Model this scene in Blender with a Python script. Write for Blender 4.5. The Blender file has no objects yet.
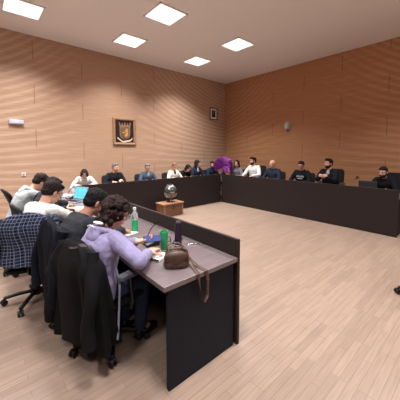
import bpy, bmesh, math, random
from mathutils import Vector, Matrix, noise
random.seed(11)
PI = math.pi
R = math.radians
scene = bpy.context.scene
COL = scene.collection

# ------------------------------------------------------------------ materials
def lin(c):
    def f(x):
        x /= 255.0
        return x / 12.92 if x <= .04045 else ((x + .055) / 1.055) ** 2.4
    return (f(c[0]), f(c[1]), f(c[2]), 1.0)

MATS = {}
def pmat(name, col, rough=.6, metal=0.0, spec=.4, var=.12, scale=30.0, bump=.0, bscale=200.0,
         stretch=(1, 1, 1), emit=None, estr=0.0, trans=0.0, alpha=1.0, sheen=0.0):
    if name in MATS: return MATS[name]
    m = bpy.data.materials.new(name); m.use_nodes = True
    nt = m.node_tree; N = nt.nodes; L = nt.links
    b = N['Principled BSDF']
    c = lin(col)
    tc = N.new('ShaderNodeTexCoord'); mp = N.new('ShaderNodeMapping')
    mp.inputs['Scale'].default_value = stretch
    L.new(tc.outputs['Object'], mp.inputs['Vector'])
    if var > 0:
        nz = N.new('ShaderNodeTexNoise'); nz.inputs['Scale'].default_value = scale; nz.inputs['Detail'].default_value = 4
        L.new(mp.outputs['Vector'], nz.inputs['Vector'])
        rp = N.new('ShaderNodeValToRGB')
        rp.color_ramp.elements[0].position = .3; rp.color_ramp.elements[1].position = .7
        rp.color_ramp.elements[0].color = tuple(x * (1 - var) for x in c[:3]) + (1,)
        rp.color_ramp.elements[1].color = tuple(min(1, x * (1 + var)) for x in c[:3]) + (1,)
        L.new(nz.outputs['Fac'], rp.inputs['Fac']); L.new(rp.outputs['Color'], b.inputs['Base Color'])
    else:
        b.inputs['Base Color'].default_value = c
    if bump > 0:
        n2 = N.new('ShaderNodeTexNoise'); n2.inputs['Scale'].default_value = bscale; n2.inputs['Detail'].default_value = 3
        L.new(mp.outputs['Vector'], n2.inputs['Vector'])
        bp = N.new('ShaderNodeBump'); bp.inputs['Strength'].default_value = bump; bp.inputs['Distance'].default_value = .01
        L.new(n2.outputs['Fac'], bp.inputs['Height']); L.new(bp.outputs['Normal'], b.inputs['Normal'])
    b.inputs['Roughness'].default_value = rough; b.inputs['Metallic'].default_value = metal
    b.inputs['Specular IOR Level'].default_value = spec
    if sheen: b.inputs['Sheen Weight'].default_value = sheen
    if trans: b.inputs['Transmission Weight'].default_value = trans; b.inputs['IOR'].default_value = 1.45
    if alpha < 1: b.inputs['Alpha'].default_value = alpha
    if emit:
        b.inputs['Emission Color'].default_value = lin(emit); b.inputs['Emission Strength'].default_value = estr
    MATS[name] = m
    return m

def mnode(nt, op, a, b=None, c=None):
    n = nt.nodes.new('ShaderNodeMath'); n.operation = op
    for i, v in enumerate((a, b, c)):
        if v is None: continue
        if isinstance(v, (int, float)): n.inputs[i].default_value = v
        else: nt.links.new(v, n.inputs[i])
    return n.outputs[0]

def wall_mat(name, axis, s0, seam0, colA, colB, seams=True):
    """oiled wood panelling: fine horizontal grooves, a figure of long curved lines, broken vertical joints"""
    m = bpy.data.materials.new(name); m.use_nodes = True
    nt = m.node_tree; N = nt.nodes; L = nt.links; b = N['Principled BSDF']
    tc = N.new('ShaderNodeTexCoord'); sp = N.new('ShaderNodeSeparateXYZ')
    L.new(tc.outputs['Object'], sp.inputs[0])
    s = sp.outputs[axis]; z = sp.outputs[2]
    d = mnode(nt, 'SUBTRACT', s, s0); d2 = mnode(nt, 'MULTIPLY', d, d)
    g = mnode(nt, 'DIVIDE', mnode(nt, 'MULTIPLY', d2, .20), mnode(nt, 'ADD', mnode(nt, 'MULTIPLY', d2, .10), 1.0))
    p = mnode(nt, 'MULTIPLY', mnode(nt, 'SUBTRACT', z, 1.15), mnode(nt, 'ADD', g, 1.0))
    nz = N.new('ShaderNodeTexNoise'); nz.inputs['Scale'].default_value = .7; nz.inputs['Detail'].default_value = 3
    L.new(tc.outputs['Object'], nz.inputs['Vector'])
    p = mnode(nt, 'ADD', p, mnode(nt, 'MULTIPLY', nz.outputs['Fac'], .16))
    w = mnode(nt, 'SINE', mnode(nt, 'MULTIPLY', p, 2 * PI / .30))
    w = mnode(nt, 'POWER', mnode(nt, 'ADD', mnode(nt, 'MULTIPLY', w, .5), .5), 1.6)
    w2 = mnode(nt, 'SINE', mnode(nt, 'MULTIPLY', p, 2 * PI / .11))
    w = mnode(nt, 'ADD', mnode(nt, 'MULTIPLY', w, .62), mnode(nt, 'MULTIPLY', mnode(nt, 'ADD', w2, 1.0), .08))
    # the figure fades out and in along the wall
    n3 = N.new('ShaderNodeTexNoise'); n3.inputs['Scale'].default_value = .55
    L.new(tc.outputs['Object'], n3.inputs['Vector'])
    fade = mnode(nt, 'ADD', mnode(nt, 'MULTIPLY', n3.outputs['Fac'], .7), .25)
    off = mnode(nt, 'MINIMUM', mnode(nt, 'ADD', mnode(nt, 'MULTIPLY', g, 1.3), .04), 1.0)
    w = mnode(nt, 'MULTIPLY', w, mnode(nt, 'MULTIPLY', fade, off))
    mp = N.new('ShaderNodeMapping'); mp.inputs['Scale'].default_value = (1.2, 1.2, 26)
    L.new(tc.outputs['Object'], mp.inputs['Vector'])
    gr = N.new('ShaderNodeTexNoise'); gr.inputs['Scale'].default_value = 1.6; gr.inputs['Detail'].default_value = 5
    L.new(mp.outputs['Vector'], gr.inputs['Vector'])
    f = mnode(nt, 'ADD', w, mnode(nt, 'MULTIPLY', mnode(nt, 'SUBTRACT', gr.outputs['Fac'], .5), .9))
    rp = N.new('ShaderNodeMix'); rp.data_type = 'RGBA'; rp.clamp_factor = True
    rp.inputs[6].default_value = lin(colA); rp.inputs[7].default_value = lin(colB)
    L.new(f, rp.inputs[0])
    out = rp.outputs[2]
    if seams:
        sm = mnode(nt, 'FRACT', mnode(nt, 'DIVIDE', mnode(nt, 'SUBTRACT', s, seam0 - 11.0), 1.1))
        line = mnode(nt, 'LESS_THAN', sm, .014)
        zn = mnode(nt, 'FRACT', mnode(nt, 'MULTIPLY', mnode(nt, 'ADD', z, mnode(nt, 'MULTIPLY', mnode(nt, 'FLOOR', mnode(nt, 'DIVIDE', mnode(nt, 'SUBTRACT', s, seam0 - 11.05), 1.1)), .31)), .95))
        line = mnode(nt, 'MULTIPLY', line, mnode(nt, 'GREATER_THAN', zn, .58))
        hz = mnode(nt, 'FRACT', mnode(nt, 'MULTIPLY', z, 1 / .31))
        hl = mnode(nt, 'MULTIPLY', mnode(nt, 'LESS_THAN', hz, .03), .10)
        ln = mnode(nt, 'MAXIMUM', mnode(nt, 'MULTIPLY', line, .5), hl)
        mx = N.new('ShaderNodeMix'); mx.data_type = 'RGBA'
        L.new(ln, mx.inputs[0]); L.new(out, mx.inputs[6]); mx.inputs[7].default_value = lin((70, 48, 38))
        out = mx.outputs[2]
    L.new(out, b.inputs['Base Color'])
    bp = N.new('ShaderNodeBump'); bp.inputs['Strength'].default_value = .15; bp.inputs['Distance'].default_value = .004
    L.new(gr.outputs['Fac'], bp.inputs['Height']); L.new(bp.outputs['Normal'], b.inputs['Normal'])
    b.inputs['Roughness'].default_value = .55; b.inputs['Specular IOR Level'].default_value = .25
    return m

def floor_mat():
    m = bpy.data.materials.new('light_oak_strip_floor'); m.use_nodes = True
    nt = m.node_tree; N = nt.nodes; L = nt.links; b = N['Principled BSDF']
    tc = N.new('ShaderNodeTexCoord')
    br = N.new('ShaderNodeTexBrick')
    br.inputs['Scale'].default_value = 1.0
    br.inputs['Brick Width'].default_value = .5; br.inputs['Row Height'].default_value = .058
    br.inputs['Mortar Size'].default_value = .0022; br.inputs['Bias'].default_value = 0.0
    br.offset = .37; br.offset_frequency = 3
    br.inputs['Color1'].default_value = lin((153, 131, 117)); br.inputs['Color2'].default_value = lin((141, 120, 107))
    br.inputs['Mortar'].default_value = lin((126, 109, 97))
    L.new(tc.outputs['Object'], br.inputs['Vector'])
    mp = N.new('ShaderNodeMapping'); mp.inputs['Scale'].default_value = (1.5, 22, 1)
    L.new(tc.outputs['Object'], mp.inputs['Vector'])
    nz = N.new('ShaderNodeTexNoise'); nz.inputs['Scale'].default_value = 3; nz.inputs['Detail'].default_value = 5
    L.new(mp.outputs['Vector'], nz.inputs['Vector'])
    mx = N.new('ShaderNodeMix'); mx.data_type = 'RGBA'; mx.blend_type = 'MULTIPLY'; mx.inputs[0].default_value = 1
    rp = N.new('ShaderNodeValToRGB')
    rp.color_ramp.elements[0].position = .3; rp.color_ramp.elements[0].color = (.84, .82, .8, 1)
    rp.color_ramp.elements[1].position = .65; rp.color_ramp.elements[1].color = (1, 1, 1, 1)
    L.new(nz.outputs['Fac'], rp.inputs['Fac']); L.new(br.outputs['Color'], mx.inputs[6]); L.new(rp.outputs['Color'], mx.inputs[7])
    L.new(mx.outputs[2], b.inputs['Base Color'])
    b.inputs['Roughness'].default_value = .38; b.inputs['Specular IOR Level'].default_value = .4
    bp = N.new('ShaderNodeBump'); bp.inputs['Strength'].default_value = .12; bp.inputs['Distance'].default_value = .002
    L.new(br.outputs['Fac'], bp.inputs['Height']); bp.invert = True; L.new(bp.outputs['Normal'], b.inputs['Normal'])
    return m

def plaid_mat():
    m = bpy.data.materials.new('plaid_flannel'); m.use_nodes = True
    nt = m.node_tree; N = nt.nodes; L = nt.links; b = N['Principled BSDF']
    tc = N.new('ShaderNodeTexCoord'); mp = N.new('ShaderNodeMapping')
    L.new(tc.outputs['Object'], mp.inputs['Vector'])
    sp = N.new('ShaderNodeSeparateXYZ'); L.new(mp.outputs['Vector'], sp.inputs[0])
    h = mnode(nt, 'ADD', sp.outputs[0], mnode(nt, 'MULTIPLY', sp.outputs[1], 1.0))
    def bands(v, per, wd, ph=0.0):
        return mnode(nt, 'LESS_THAN', mnode(nt, 'FRACT', mnode(nt, 'ADD', mnode(nt, 'DIVIDE', v, per), ph)), wd)
    wide = mnode(nt, 'MULTIPLY', mnode(nt, 'ADD', bands(h, .062, .5), bands(sp.outputs[2], .062, .5)), .5)
    thin = mnode(nt, 'MAXIMUM', bands(h, .031, .16, .4), bands(sp.outputs[2], .031, .16, .4))
    mx = N.new('ShaderNodeMix'); mx.data_type = 'RGBA'; L.new(wide, mx.inputs[0])
    mx.inputs[6].default_value = lin((44, 54, 86)); mx.inputs[7].default_value = lin((14, 17, 28))
    m2 = N.new('ShaderNodeMix'); m2.data_type = 'RGBA'; L.new(mnode(nt, 'MULTIPLY', thin, .38), m2.inputs[0])
    L.new(mx.outputs[2], m2.inputs[6]); m2.inputs[7].default_value = lin((178, 186, 206))
    L.new(m2.outputs[2], b.inputs['Base Color']); b.inputs['Roughness'].default_value = .9
    b.inputs['Specular IOR Level'].default_value = .15
    return m

# ------------------------------------------------------------------ geometry
class G:
    """collects shapes for ONE mesh"""
    def __init__(s): s.v = []; s.f = []
    def ring(s, pts):
        i = len(s.v); s.v.extend([tuple(p) for p in pts]); return list(range(i, i + len(pts)))
    def loft(s, rings, cap=True):
        ids = [s.ring(r) for r in rings]; n = len(ids[0])
        for a, b in zip(ids, ids[1:]):
            for k in range(n): s.f.append((a[k], a[(k + 1) % n], b[(k + 1) % n], b[k]))
        if cap: s.f.append(tuple(reversed(ids[0]))); s.f.append(tuple(ids[-1]))
        return s
    def capsule(s, p0, p1, r0, r1, n=12, k=4):
        p0 = Vector(p0); p1 = Vector(p1); d = p1 - p0
        if d.length < 1e-6: d = Vector((0, 0, 1e-5))
        d.normalize(); u = d.orthogonal().normalized(); w = d.cross(u)
        rs = []
        def rg(c, r): return [c + (u * math.cos(t) + w * math.sin(t)) * r for t in [2 * PI * i / n for i in range(n)]]
        for j in range(k + 1):
            a = -PI / 2 + (PI / 2) * (j + .25) / (k + .25); rs.append(rg(p0 + d * r0 * math.sin(a), r0 * math.cos(a)))
        for j in range(k + 1):
            a = (PI / 2) * j / (k + .25); rs.append(rg(p1 + d * r1 * math.sin(a), r1 * math.cos(a)))
        return s.loft(rs)
    def ell(s, c, r, M=None, n=16, k=10):
        c = Vector(c); rs = []
        for j in range(k):
            a = -PI / 2 + PI * (j + .35) / (k - .3)
            rg = []
            for i in range(n):
                t = 2 * PI * i / n
                p = Vector((r[0] * math.cos(a) * math.cos(t), r[1] * math.cos(a) * math.sin(t), r[2] * math.sin(a)))
                rg.append(c + (M @ p if M else p))
            rs.append(rg)
        return s.loft(rs)
    def box(s, c, d, M=None):
        c = Vector(c); o = len(s.v)
        for x, y, z in ((-1, -1, -1), (1, -1, -1), (1, 1, -1), (-1, 1, -1), (-1, -1, 1), (1, -1, 1), (1, 1, 1), (-1, 1, 1)):
            p = Vector((x * d[0] / 2, y * d[1] / 2, z * d[2] / 2)); s.v.append(tuple(c + (M @ p if M else p)))
        for q in ((3, 2, 1, 0), (4, 5, 6, 7), (0, 1, 5, 4), (1, 2, 6, 5), (2, 3, 7, 6), (3, 0, 4, 7)): s.f.append(tuple(o + k for k in q))
        return s
    def lathe(s, prof, c=(0, 0, 0), n=24, M=None):
        c = Vector(c); rs = []
        for r, z in prof:
            rg = []
            for i in range(n):
                t = 2 * PI * i / n; p = Vector((max(r, 1e-4) * math.cos(t), max(r, 1e-4) * math.sin(t), z)); rg.append(c + (M @ p if M else p))
            rs.append(rg)
        return s.loft(rs)
    def tube(s, path, rad, n=8, flat=None, up=Vector((0, 0, 1))):
        P = [Vector(p) for p in path]; rs = []
        for i, p in enumerate(P):
            d = (P[min(i + 1, len(P) - 1)] - P[max(i - 1, 0)]).normalized()
            u = d.cross(up)
            if u.length < 1e-3: u = d.orthogonal()
            u.normalize(); w = u.cross(d)
            ra = rad[i] if isinstance(rad, (list, tuple)) else rad
            rb = ra if flat is None else flat
            rs.append([p + u * ra * math.cos(t) + w * rb * math.sin(t) for t in [2 * PI * k / n for k in range(n)]])
        return s.loft(rs)
    def prism(s, pts, d, M=None):
        """polygon (x,z) extruded along y by d, centred"""
        a = [Vector((x, -d / 2, z)) for x, z in pts]; b = [Vector((x, d / 2, z)) for x, z in pts]
        if M: a = [M @ p for p in a]; b = [M @ p for p in b]
        return s.loft([a, b])

def make_mesh(g, name):
    me = bpy.data.meshes.new(name); me.from_pydata(g.v, [], g.f)
    bm = bmesh.new(); bm.from_mesh(me)
    bmesh.ops.recalc_face_normals(bm, faces=bm.faces); bm.to_mesh(me); bm.free()
    return me

def obj(name, g, mat, parent=None, loc=None, rotz=0, smooth=True, ang=40, bevel=0, seg=2, label=None):
    me = make_mesh(g, name)
    o = bpy.data.objects.new(name, me); COL.objects.link(o)
    if mat: me.materials.append(mat)
    if parent: o.parent = parent
    if loc is not None: o.location = loc
    o.rotation_euler = (0, 0, rotz)
    if smooth:
        for p in me.polygons: p.use_smooth = True
        me.set_sharp_from_angle(angle=R(ang))
    if bevel:
        md = o.modifiers.new('bevel', 'BEVEL'); md.width = bevel; md.segments = seg; md.limit_method = 'ANGLE'; md.angle_limit = R(35)
    if label: o['label'] = label
    return o

def skin(name, g, mat, parent, vox=.01, it=4, disp=None, label=None):
    """the union of the collected shapes grown into one continuous smooth surface"""
    me = make_mesh(g, name); o = bpy.data.objects.new(name, me); COL.objects.link(o)
    md = o.modifiers.new('r', 'REMESH'); md.mode = 'VOXEL'; md.voxel_size = vox; md.adaptivity = 0
    md = o.modifiers.new('s', 'SMOOTH'); md.factor = .5; md.iterations = it
    dg = bpy.context.evaluated_depsgraph_get()
    m2 = bpy.data.meshes.new_from_object(o.evaluated_get(dg)); m2.name = name
    o.modifiers.clear(); o.data = m2; bpy.data.meshes.remove(me)
    if disp:
        amp, sc = disp
        nr = [v.normal.copy() for v in m2.vertices]
        for v, n in zip(m2.vertices, nr):
            c = v.co
            v.co = c + n * amp * (noise.noise(c * sc) + .5 * noise.noise(c * sc * 2.3))
    m2.materials.clear(); m2.materials.append(mat)
    for p in m2.polygons: p.use_smooth = True
    o.parent = parent
    if label: o['label'] = label
    return o

def tag(o, label, cat, group=None):
    o['label'] = label; o['category'] = cat
    if group: o['group'] = group
    return o
def thing(name, label, cat, loc=(0, 0, 0), rotz=0, group=None):
    o = bpy.data.objects.new(name, None); COL.objects.link(o); o.empty_display_size = .1
    o.location = loc; o.rotation_euler = (0, 0, rotz)
    return tag(o, label, cat, group)
def struct(name, g, mat, **k):
    o = obj(name, g, mat, **k); o['kind'] = 'structure'; return o
def copy_tree(o, parent=None):
    c = o.copy(); COL.objects.link(c)
    if parent: c.parent = parent
    for ch in list(o.children): copy_tree(ch, c)
    return c

# ------------------------------------------------------------------ the room
XR, YB, XL, YF, HT = 1.88, 1.60, -8.6, -10.2, 4.37
wb = wall_mat('wood_panelling_back', 0, -2.9, -4.795, (184, 148, 123), (226, 200, 180))
wr = wall_mat('wood_panelling_right', 1, -1.7, -2.85, (178, 128, 93), (216, 174, 138))
wo = wall_mat('wood_panelling_rear', 0, -3, -4, (92, 68, 54), (124, 98, 82))  # unseen walls, toned dark to cut bounce light onto the near floor
struct('floor', G().box(((XR + XL) / 2, (YB + YF) / 2, -.05), (XR - XL + .4, YB - YF + .4, .1)), floor_mat(), smooth=False)
struct('ceiling', G().box(((XR + XL) / 2, (YB + YF) / 2, HT + .05), (XR - XL + .4, YB - YF + .4, .1)), pmat('white_plaster', (238, 236, 233), .8, var=.02), smooth=False)
struct('wall_back', G().box(((XR + XL) / 2, YB + .1, HT / 2), (XR - XL + .4, .2, HT)), wb, smooth=False)
struct('wall_right', G().box((XR + .1, (YB + YF) / 2, HT / 2), (.2, YB - YF, HT)), wr, smooth=False)
struct('wall_left', G().box((XL - .1, (YB + YF) / 2, HT / 2), (.2, YB - YF, HT)), wo, smooth=False)
struct('wall_front', G().box(((XR + XL) / 2, YF - .1, HT / 2), (XR - XL + .4, .2, HT)), wo, smooth=False)
trim = pmat('skirting', (120, 84, 62), .5)
struct('baseboard_back', G().box(((XR + XL) / 2, YB - .008, .04), (XR - XL, .016, .08)), trim, smooth=False)
struct('baseboard_right', G().box((XR - .008, (YB + YF) / 2, .04), (.016, YB - YF - .04, .08)), trim, smooth=False)

# added ceiling panels: invented square fittings, lamps below the diffusers light wall and floor
lm_frame = pmat('light_trim', (235, 235, 235), .4, var=0)
lm_diff = pmat('light_diffuser', (255, 255, 255), .5, var=0, emit=(255, 250, 244), estr=1.5)
LIGHTS = []
for ix, lx in enumerate((-7.3, -5.1, -2.9, -0.7)):
    for iy, ly in enumerate((-8.3, -4.7, -1.25, 0.35)):
        LIGHTS.append((lx, ly))
LP = ((3, 4, 6, 24), (3, 4, 8, 84), (3, 3, 66, 112), (3, 3, 74, 72))
for i, (lx, ly) in enumerate(LIGHTS):
    t = thing('added_ceiling_light', 'added square white ceiling light panel among the ceiling rows', 'ceiling light', (lx, ly, HT), 0, 'added ceiling light panels')
    f = G()
    for a in range(4):
        M = Matrix.Rotation(a * PI / 2, 3, 'Z'); f.box(M @ Vector((.31, 0, -.008)), (.03, .65, .016), M)
    obj('frame', f, lm_frame, t, smooth=False)
    obj('diffuser', G().box((0, 0, -.006), (.6, .6, .008)), lm_diff, t, smooth=False)
    ld = bpy.data.lights.new('lamp', 'AREA'); ld.shape = 'SQUARE'; ld.size = .56
    mid = (-4.6 < lx < -.2) and (-5.0 < ly)
    ld.energy = LP[ix][iy]
    ld.color = (1.0, .98, .965); ld.spread = (R(125), R(125), R(62), R(112))[iy]
    lo = bpy.data.objects.new('lamp', ld); COL.objects.link(lo); lo.parent = t; lo.location = (0, 0, -.02)

# ------------------------------------------------------------------ desks
HF, HTB, DEP = .90, .752, .743
WD, LR, LL = 4.286, 4.618, 4.416
wenge = pmat('dark_wenge_veneer', (46, 38, 37), .5, spec=.18, var=.10, scale=5, stretch=(1, 1, 9))
wenge_top = pmat('desk_top_laminate', (114, 101, 104), .22, spec=.8, var=.10, scale=5, stretch=(6, 1, 1))
slate = pmat('dark_slate_panel', (28, 30, 40), .6, spec=.15, var=.08, scale=4)
TH = .03
def desk(label, loc, rotz, length, leftover=(0, 0), ends=(False, False), front_x=(0, 0)):
    """local: x along the run, fascia at y=0 facing -y, seats at +y; from x=0 to length"""
    t = thing('council_desk', label, 'desk', loc, rotz)
    a, b = leftover
    obj('tabletop', G().box(((length + b - a) / 2, DEP / 2 + TH / 2, HTB - .018), (length + a + b, DEP - TH, .036)), wenge_top, t, bevel=.004)
    fa, fb = front_x
    obj('front_panel', G().box(((length - fa - fb) / 2 + fa, TH / 2, HF / 2), (length - fa - fb, TH, HF)), wenge, t, bevel=.003)
    for k, x in ((0, .035), (1, length - .035)):
        if ends[k]:
            obj('end_panel', G().box((x, DEP / 2 - .01 + TH / 2, (HTB - .036) / 2), (.03, DEP - TH - .07, HTB - .036)), slate, t, bevel=.003)
    n = int(length / 1.4)
    for k in range(1, n + 1):
        x = length * k / (n + 1)
        obj('support_panel', G().box((x, .03 + .24, (HTB - .036) / 2), (.03, .46, HTB - .036)), slate, t)
    return t
desk('dark brown desk run under the framed crest, along the back wall', (-WD, 0, 0), 0, WD, (DEP, 0), (False, False))
desk('dark brown desk run along the right wall, facing the open floor', (0, 0, 0), -PI / 2, LR, (DEP, 0), (False, True), (.03, 0))
# the near run is seen from its seats: local x runs away from the viewer
desk('dark brown desk run nearest the viewer, with bag, bottles and papers on it', (-WD, -LL, 0), PI / 2, LL - .001, (0, 0), (True, False))

# ------------------------------------------------------------------ office chairs
blk = pmat('black_plastic', (24, 24, 27), .45, var=.05)
fab = pmat('black_chair_fabric', (21, 22, 27), .9, var=.15, scale=60, bump=.2, bscale=400)
grey_arm = pmat('grey_arm_pad', (88, 88, 98), .5, var=.05)
chrome = pmat('chrome', (200, 200, 205), .2, metal=1, var=0)
def rrect(w, d, z, r=.05, cx=0, cy=0, n=6):
    pts = []
    for qx, qy, a0 in ((1, 1, 0), (-1, 1, PI / 2), (-1, -1, PI), (1, -1, 3 * PI / 2)):
        for k in range(n):
            a = a0 + PI / 2 * k / (n - 1)
            pts.append(Vector((cx + qx * (w / 2 - r) + r * math.cos(a), cy + qy * (d / 2 - r) + r * math.sin(a), z)))
    return pts
def back_shape(rec=8, w=.46, h0=.55, h1=1.03, th=.05):
    """upright rounded backrest, lean angle rec; a loft through the thickness"""
    g = G(); rs = []
    for k, (dx, inset) in enumerate(((-th / 2, .02), (-th / 2 + .012, 0), (th / 2 - .012, 0), (th / 2, .02))):
        pts = []
        for p in rrect(w - inset * 2, (h1 - h0) - inset * 2, 0, .09 - inset):
            y = p.x; z = p.y + (h0 + h1) / 2
            x = -.235 + dx - math.tan(R(rec)) * (z - h0) - .035 * (1 - (2 * y / w) ** 2) + .03
            pts.append(Vector((x, y, z)))
        rs.append(pts)
    return g.loft(rs)
def office_chair(label, loc, heading, group=None, rec=8, arms=True, h1=.965):
    t = thing('office_chair', label, 'chair', loc, heading, group)
    g = G().loft([rrect(.44, .44, .40, .08), rrect(.48, .48, .415, .09), rrect(.48, .48, .44, .09), rrect(.43, .43, .455, .08)])
    obj('seat', g, fab, t, ang=60)
    obj('backrest', back_shape(rec, h1=h1), fab, t, ang=60)
    g = G().tube([(-.05, 0, .385), (-.2, 0, .385), (-.27, 0, .42), (-.28, 0, .55), (-.29, 0, .68)], .028, flat=.012, up=Vector((0, 1, 0)))
    obj('back_support', g, blk, t)
    if arms:
        for s in (-1, 1):
            g = G().tube([(.0, s * .2, .39), (.0, s * .275, .39), (.0, s * .285, .44), (-.01, s * .285, .655)], .018)
            a = obj('armrest', g, blk, t)
            g = G().loft([rrect(.25, .07, .655, .03, 0, s * .285), rrect(.26, .08, .665, .035, 0, s * .285), rrect(.25, .07, .685, .03, 0, s * .285)])
            obj('arm_pad', g, grey_arm, a)
    obj('gas_column', G().lathe([(.025, .39), (.025, .25), (.035, .25), (.035, .1), (.05, .1), (.05, .07)]), blk, t)
    for k in range(5):
        a = 2 * PI * k / 5 + .35; c, s = math.cos(a), math.sin(a)
        g = G().tube([(c * .02, s * .02, .105), (c * .15, s * .15, .10), (c * .3, s * .3, .075)], [.028, .024, .018], flat=.018)
        l = obj('base_leg', g, blk, t)
        M = Matrix.Rotation(a + .6, 3, 'Z'); g = G()
        for sg in (-1, 1):
            M2 = M @ Matrix.Rotation(PI / 2, 3, 'X')
            g.lathe([(.02, -.011), (.029, -.008), (.029, .008), (.02, .011)], Vector((c * .3, s * .3, .029)) + M @ Vector((0, sg * .016, 0)), 14, M2)
        g.box((c * .3, s * .3, .05), (.03, .014, .035), M)
        obj('caster', g, blk, l)
    return t

# ------------------------------------------------------------------ people
skinA = pmat('skin_fair', (214, 164, 142), .5, var=.06, scale=14)
skinB = pmat('skin_tan', (190, 138, 114), .5, var=.06, scale=14)
eyew = pmat('eye_white', (225, 222, 218), .3, var=0)
eyed = pmat('eye_dark', (35, 24, 20), .3, var=0)
lipm = pmat('lips', (168, 96, 90), .5, var=0)
HAIR = {k: pmat('hair_' + k, c, .75, spec=.2, var=.35, scale=60, bump=.5, bscale=160, stretch=(1, 1, .3)) for k, c in dict(
    dark=(38, 29, 27), black=(26, 23, 25), brown=(42, 28, 26), grey=(112, 106, 106), sandy=(140, 100, 78), auburn=(84, 48, 38)).items()}
def cloth(name, c, sheen=0): return pmat(name, c, .88, var=.12, scale=16, bump=.35, bscale=45, spec=.15, sheen=sheen)
trous = cloth('dark_trousers', (32, 33, 42)); jeans = cloth('blue_jeans', (50, 60, 86)); shoem = pmat('dark_shoe', (30, 27, 27), .4)
glassm = pmat('glasses_frame', (22, 20, 22), .3, var=0)

def hand(g, w, d, n, side, curl=.5, s=1.0, rr=1.0):
    """palm, four fingers of unequal length and a thumb leaving the side of the palm near its base"""
    w = Vector(w); d = Vector(d).normalized(); n = Vector(n); n = (n - d * n.dot(d)).normalized()
    lat = d.cross(n) * side                                  # towards the thumb
    L4 = (.074, .08, .076, .062); off = (.030, .010, -.010, -.029); pl = (.088, .092, .087, .078)
    for k in range(4):
        b0 = w + lat * off[k] * .55 * s; kn = w + d * pl[k] * s + lat * off[k] * s
        g.capsule(b0, kn, .0135 * s, .0115 * s, 8, 2)
        p = kn; a = curl * .45; r = (.0095, .0095, .0092, .0082)[k] * s * rr
        for q, fr in enumerate((.45, .3, .25)):
            dd = d * math.cos(a) + n * math.sin(a) + lat * off[k] * 1.2
            p2 = p + dd.normalized() * L4[k] * fr * s
            g.capsule(p, p2, r * (1 - .08 * q), r * (.94 - .08 * q), 8, 2); p = p2; a += curl * .8
    p = w + d * .022 * s + lat * .02 * s
    for q, (l, ang, r) in enumerate(((.045, .95, .014), (.034, .6, .0115), (.027, .35, .0105))):
        dd = (d * math.cos(ang) + lat * math.sin(ang) + n * (.25 + .35 * curl)).normalized()
        p2 = p + dd * l * s; g.capsule(p, p2, r * s, r * .9 * s, 8, 2); p = p2

def ik(S, T, a, b, pole):
    d = T - S; L = d.length
    if L > (a + b) * .985: T = S + d * ((a + b) * .985 / L); d = T - S; L = d.length
    if L < .12: T = S + d.normalized() * .12; d = T - S; L = .12
    u = d.normalized(); x = (a * a - b * b + L * L) / (2 * L); h = math.sqrt(max(a * a - x * x, 0))
    p = pole - u * pole.dot(u); p.normalize()
    return S + u * x + p * h, T

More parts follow.
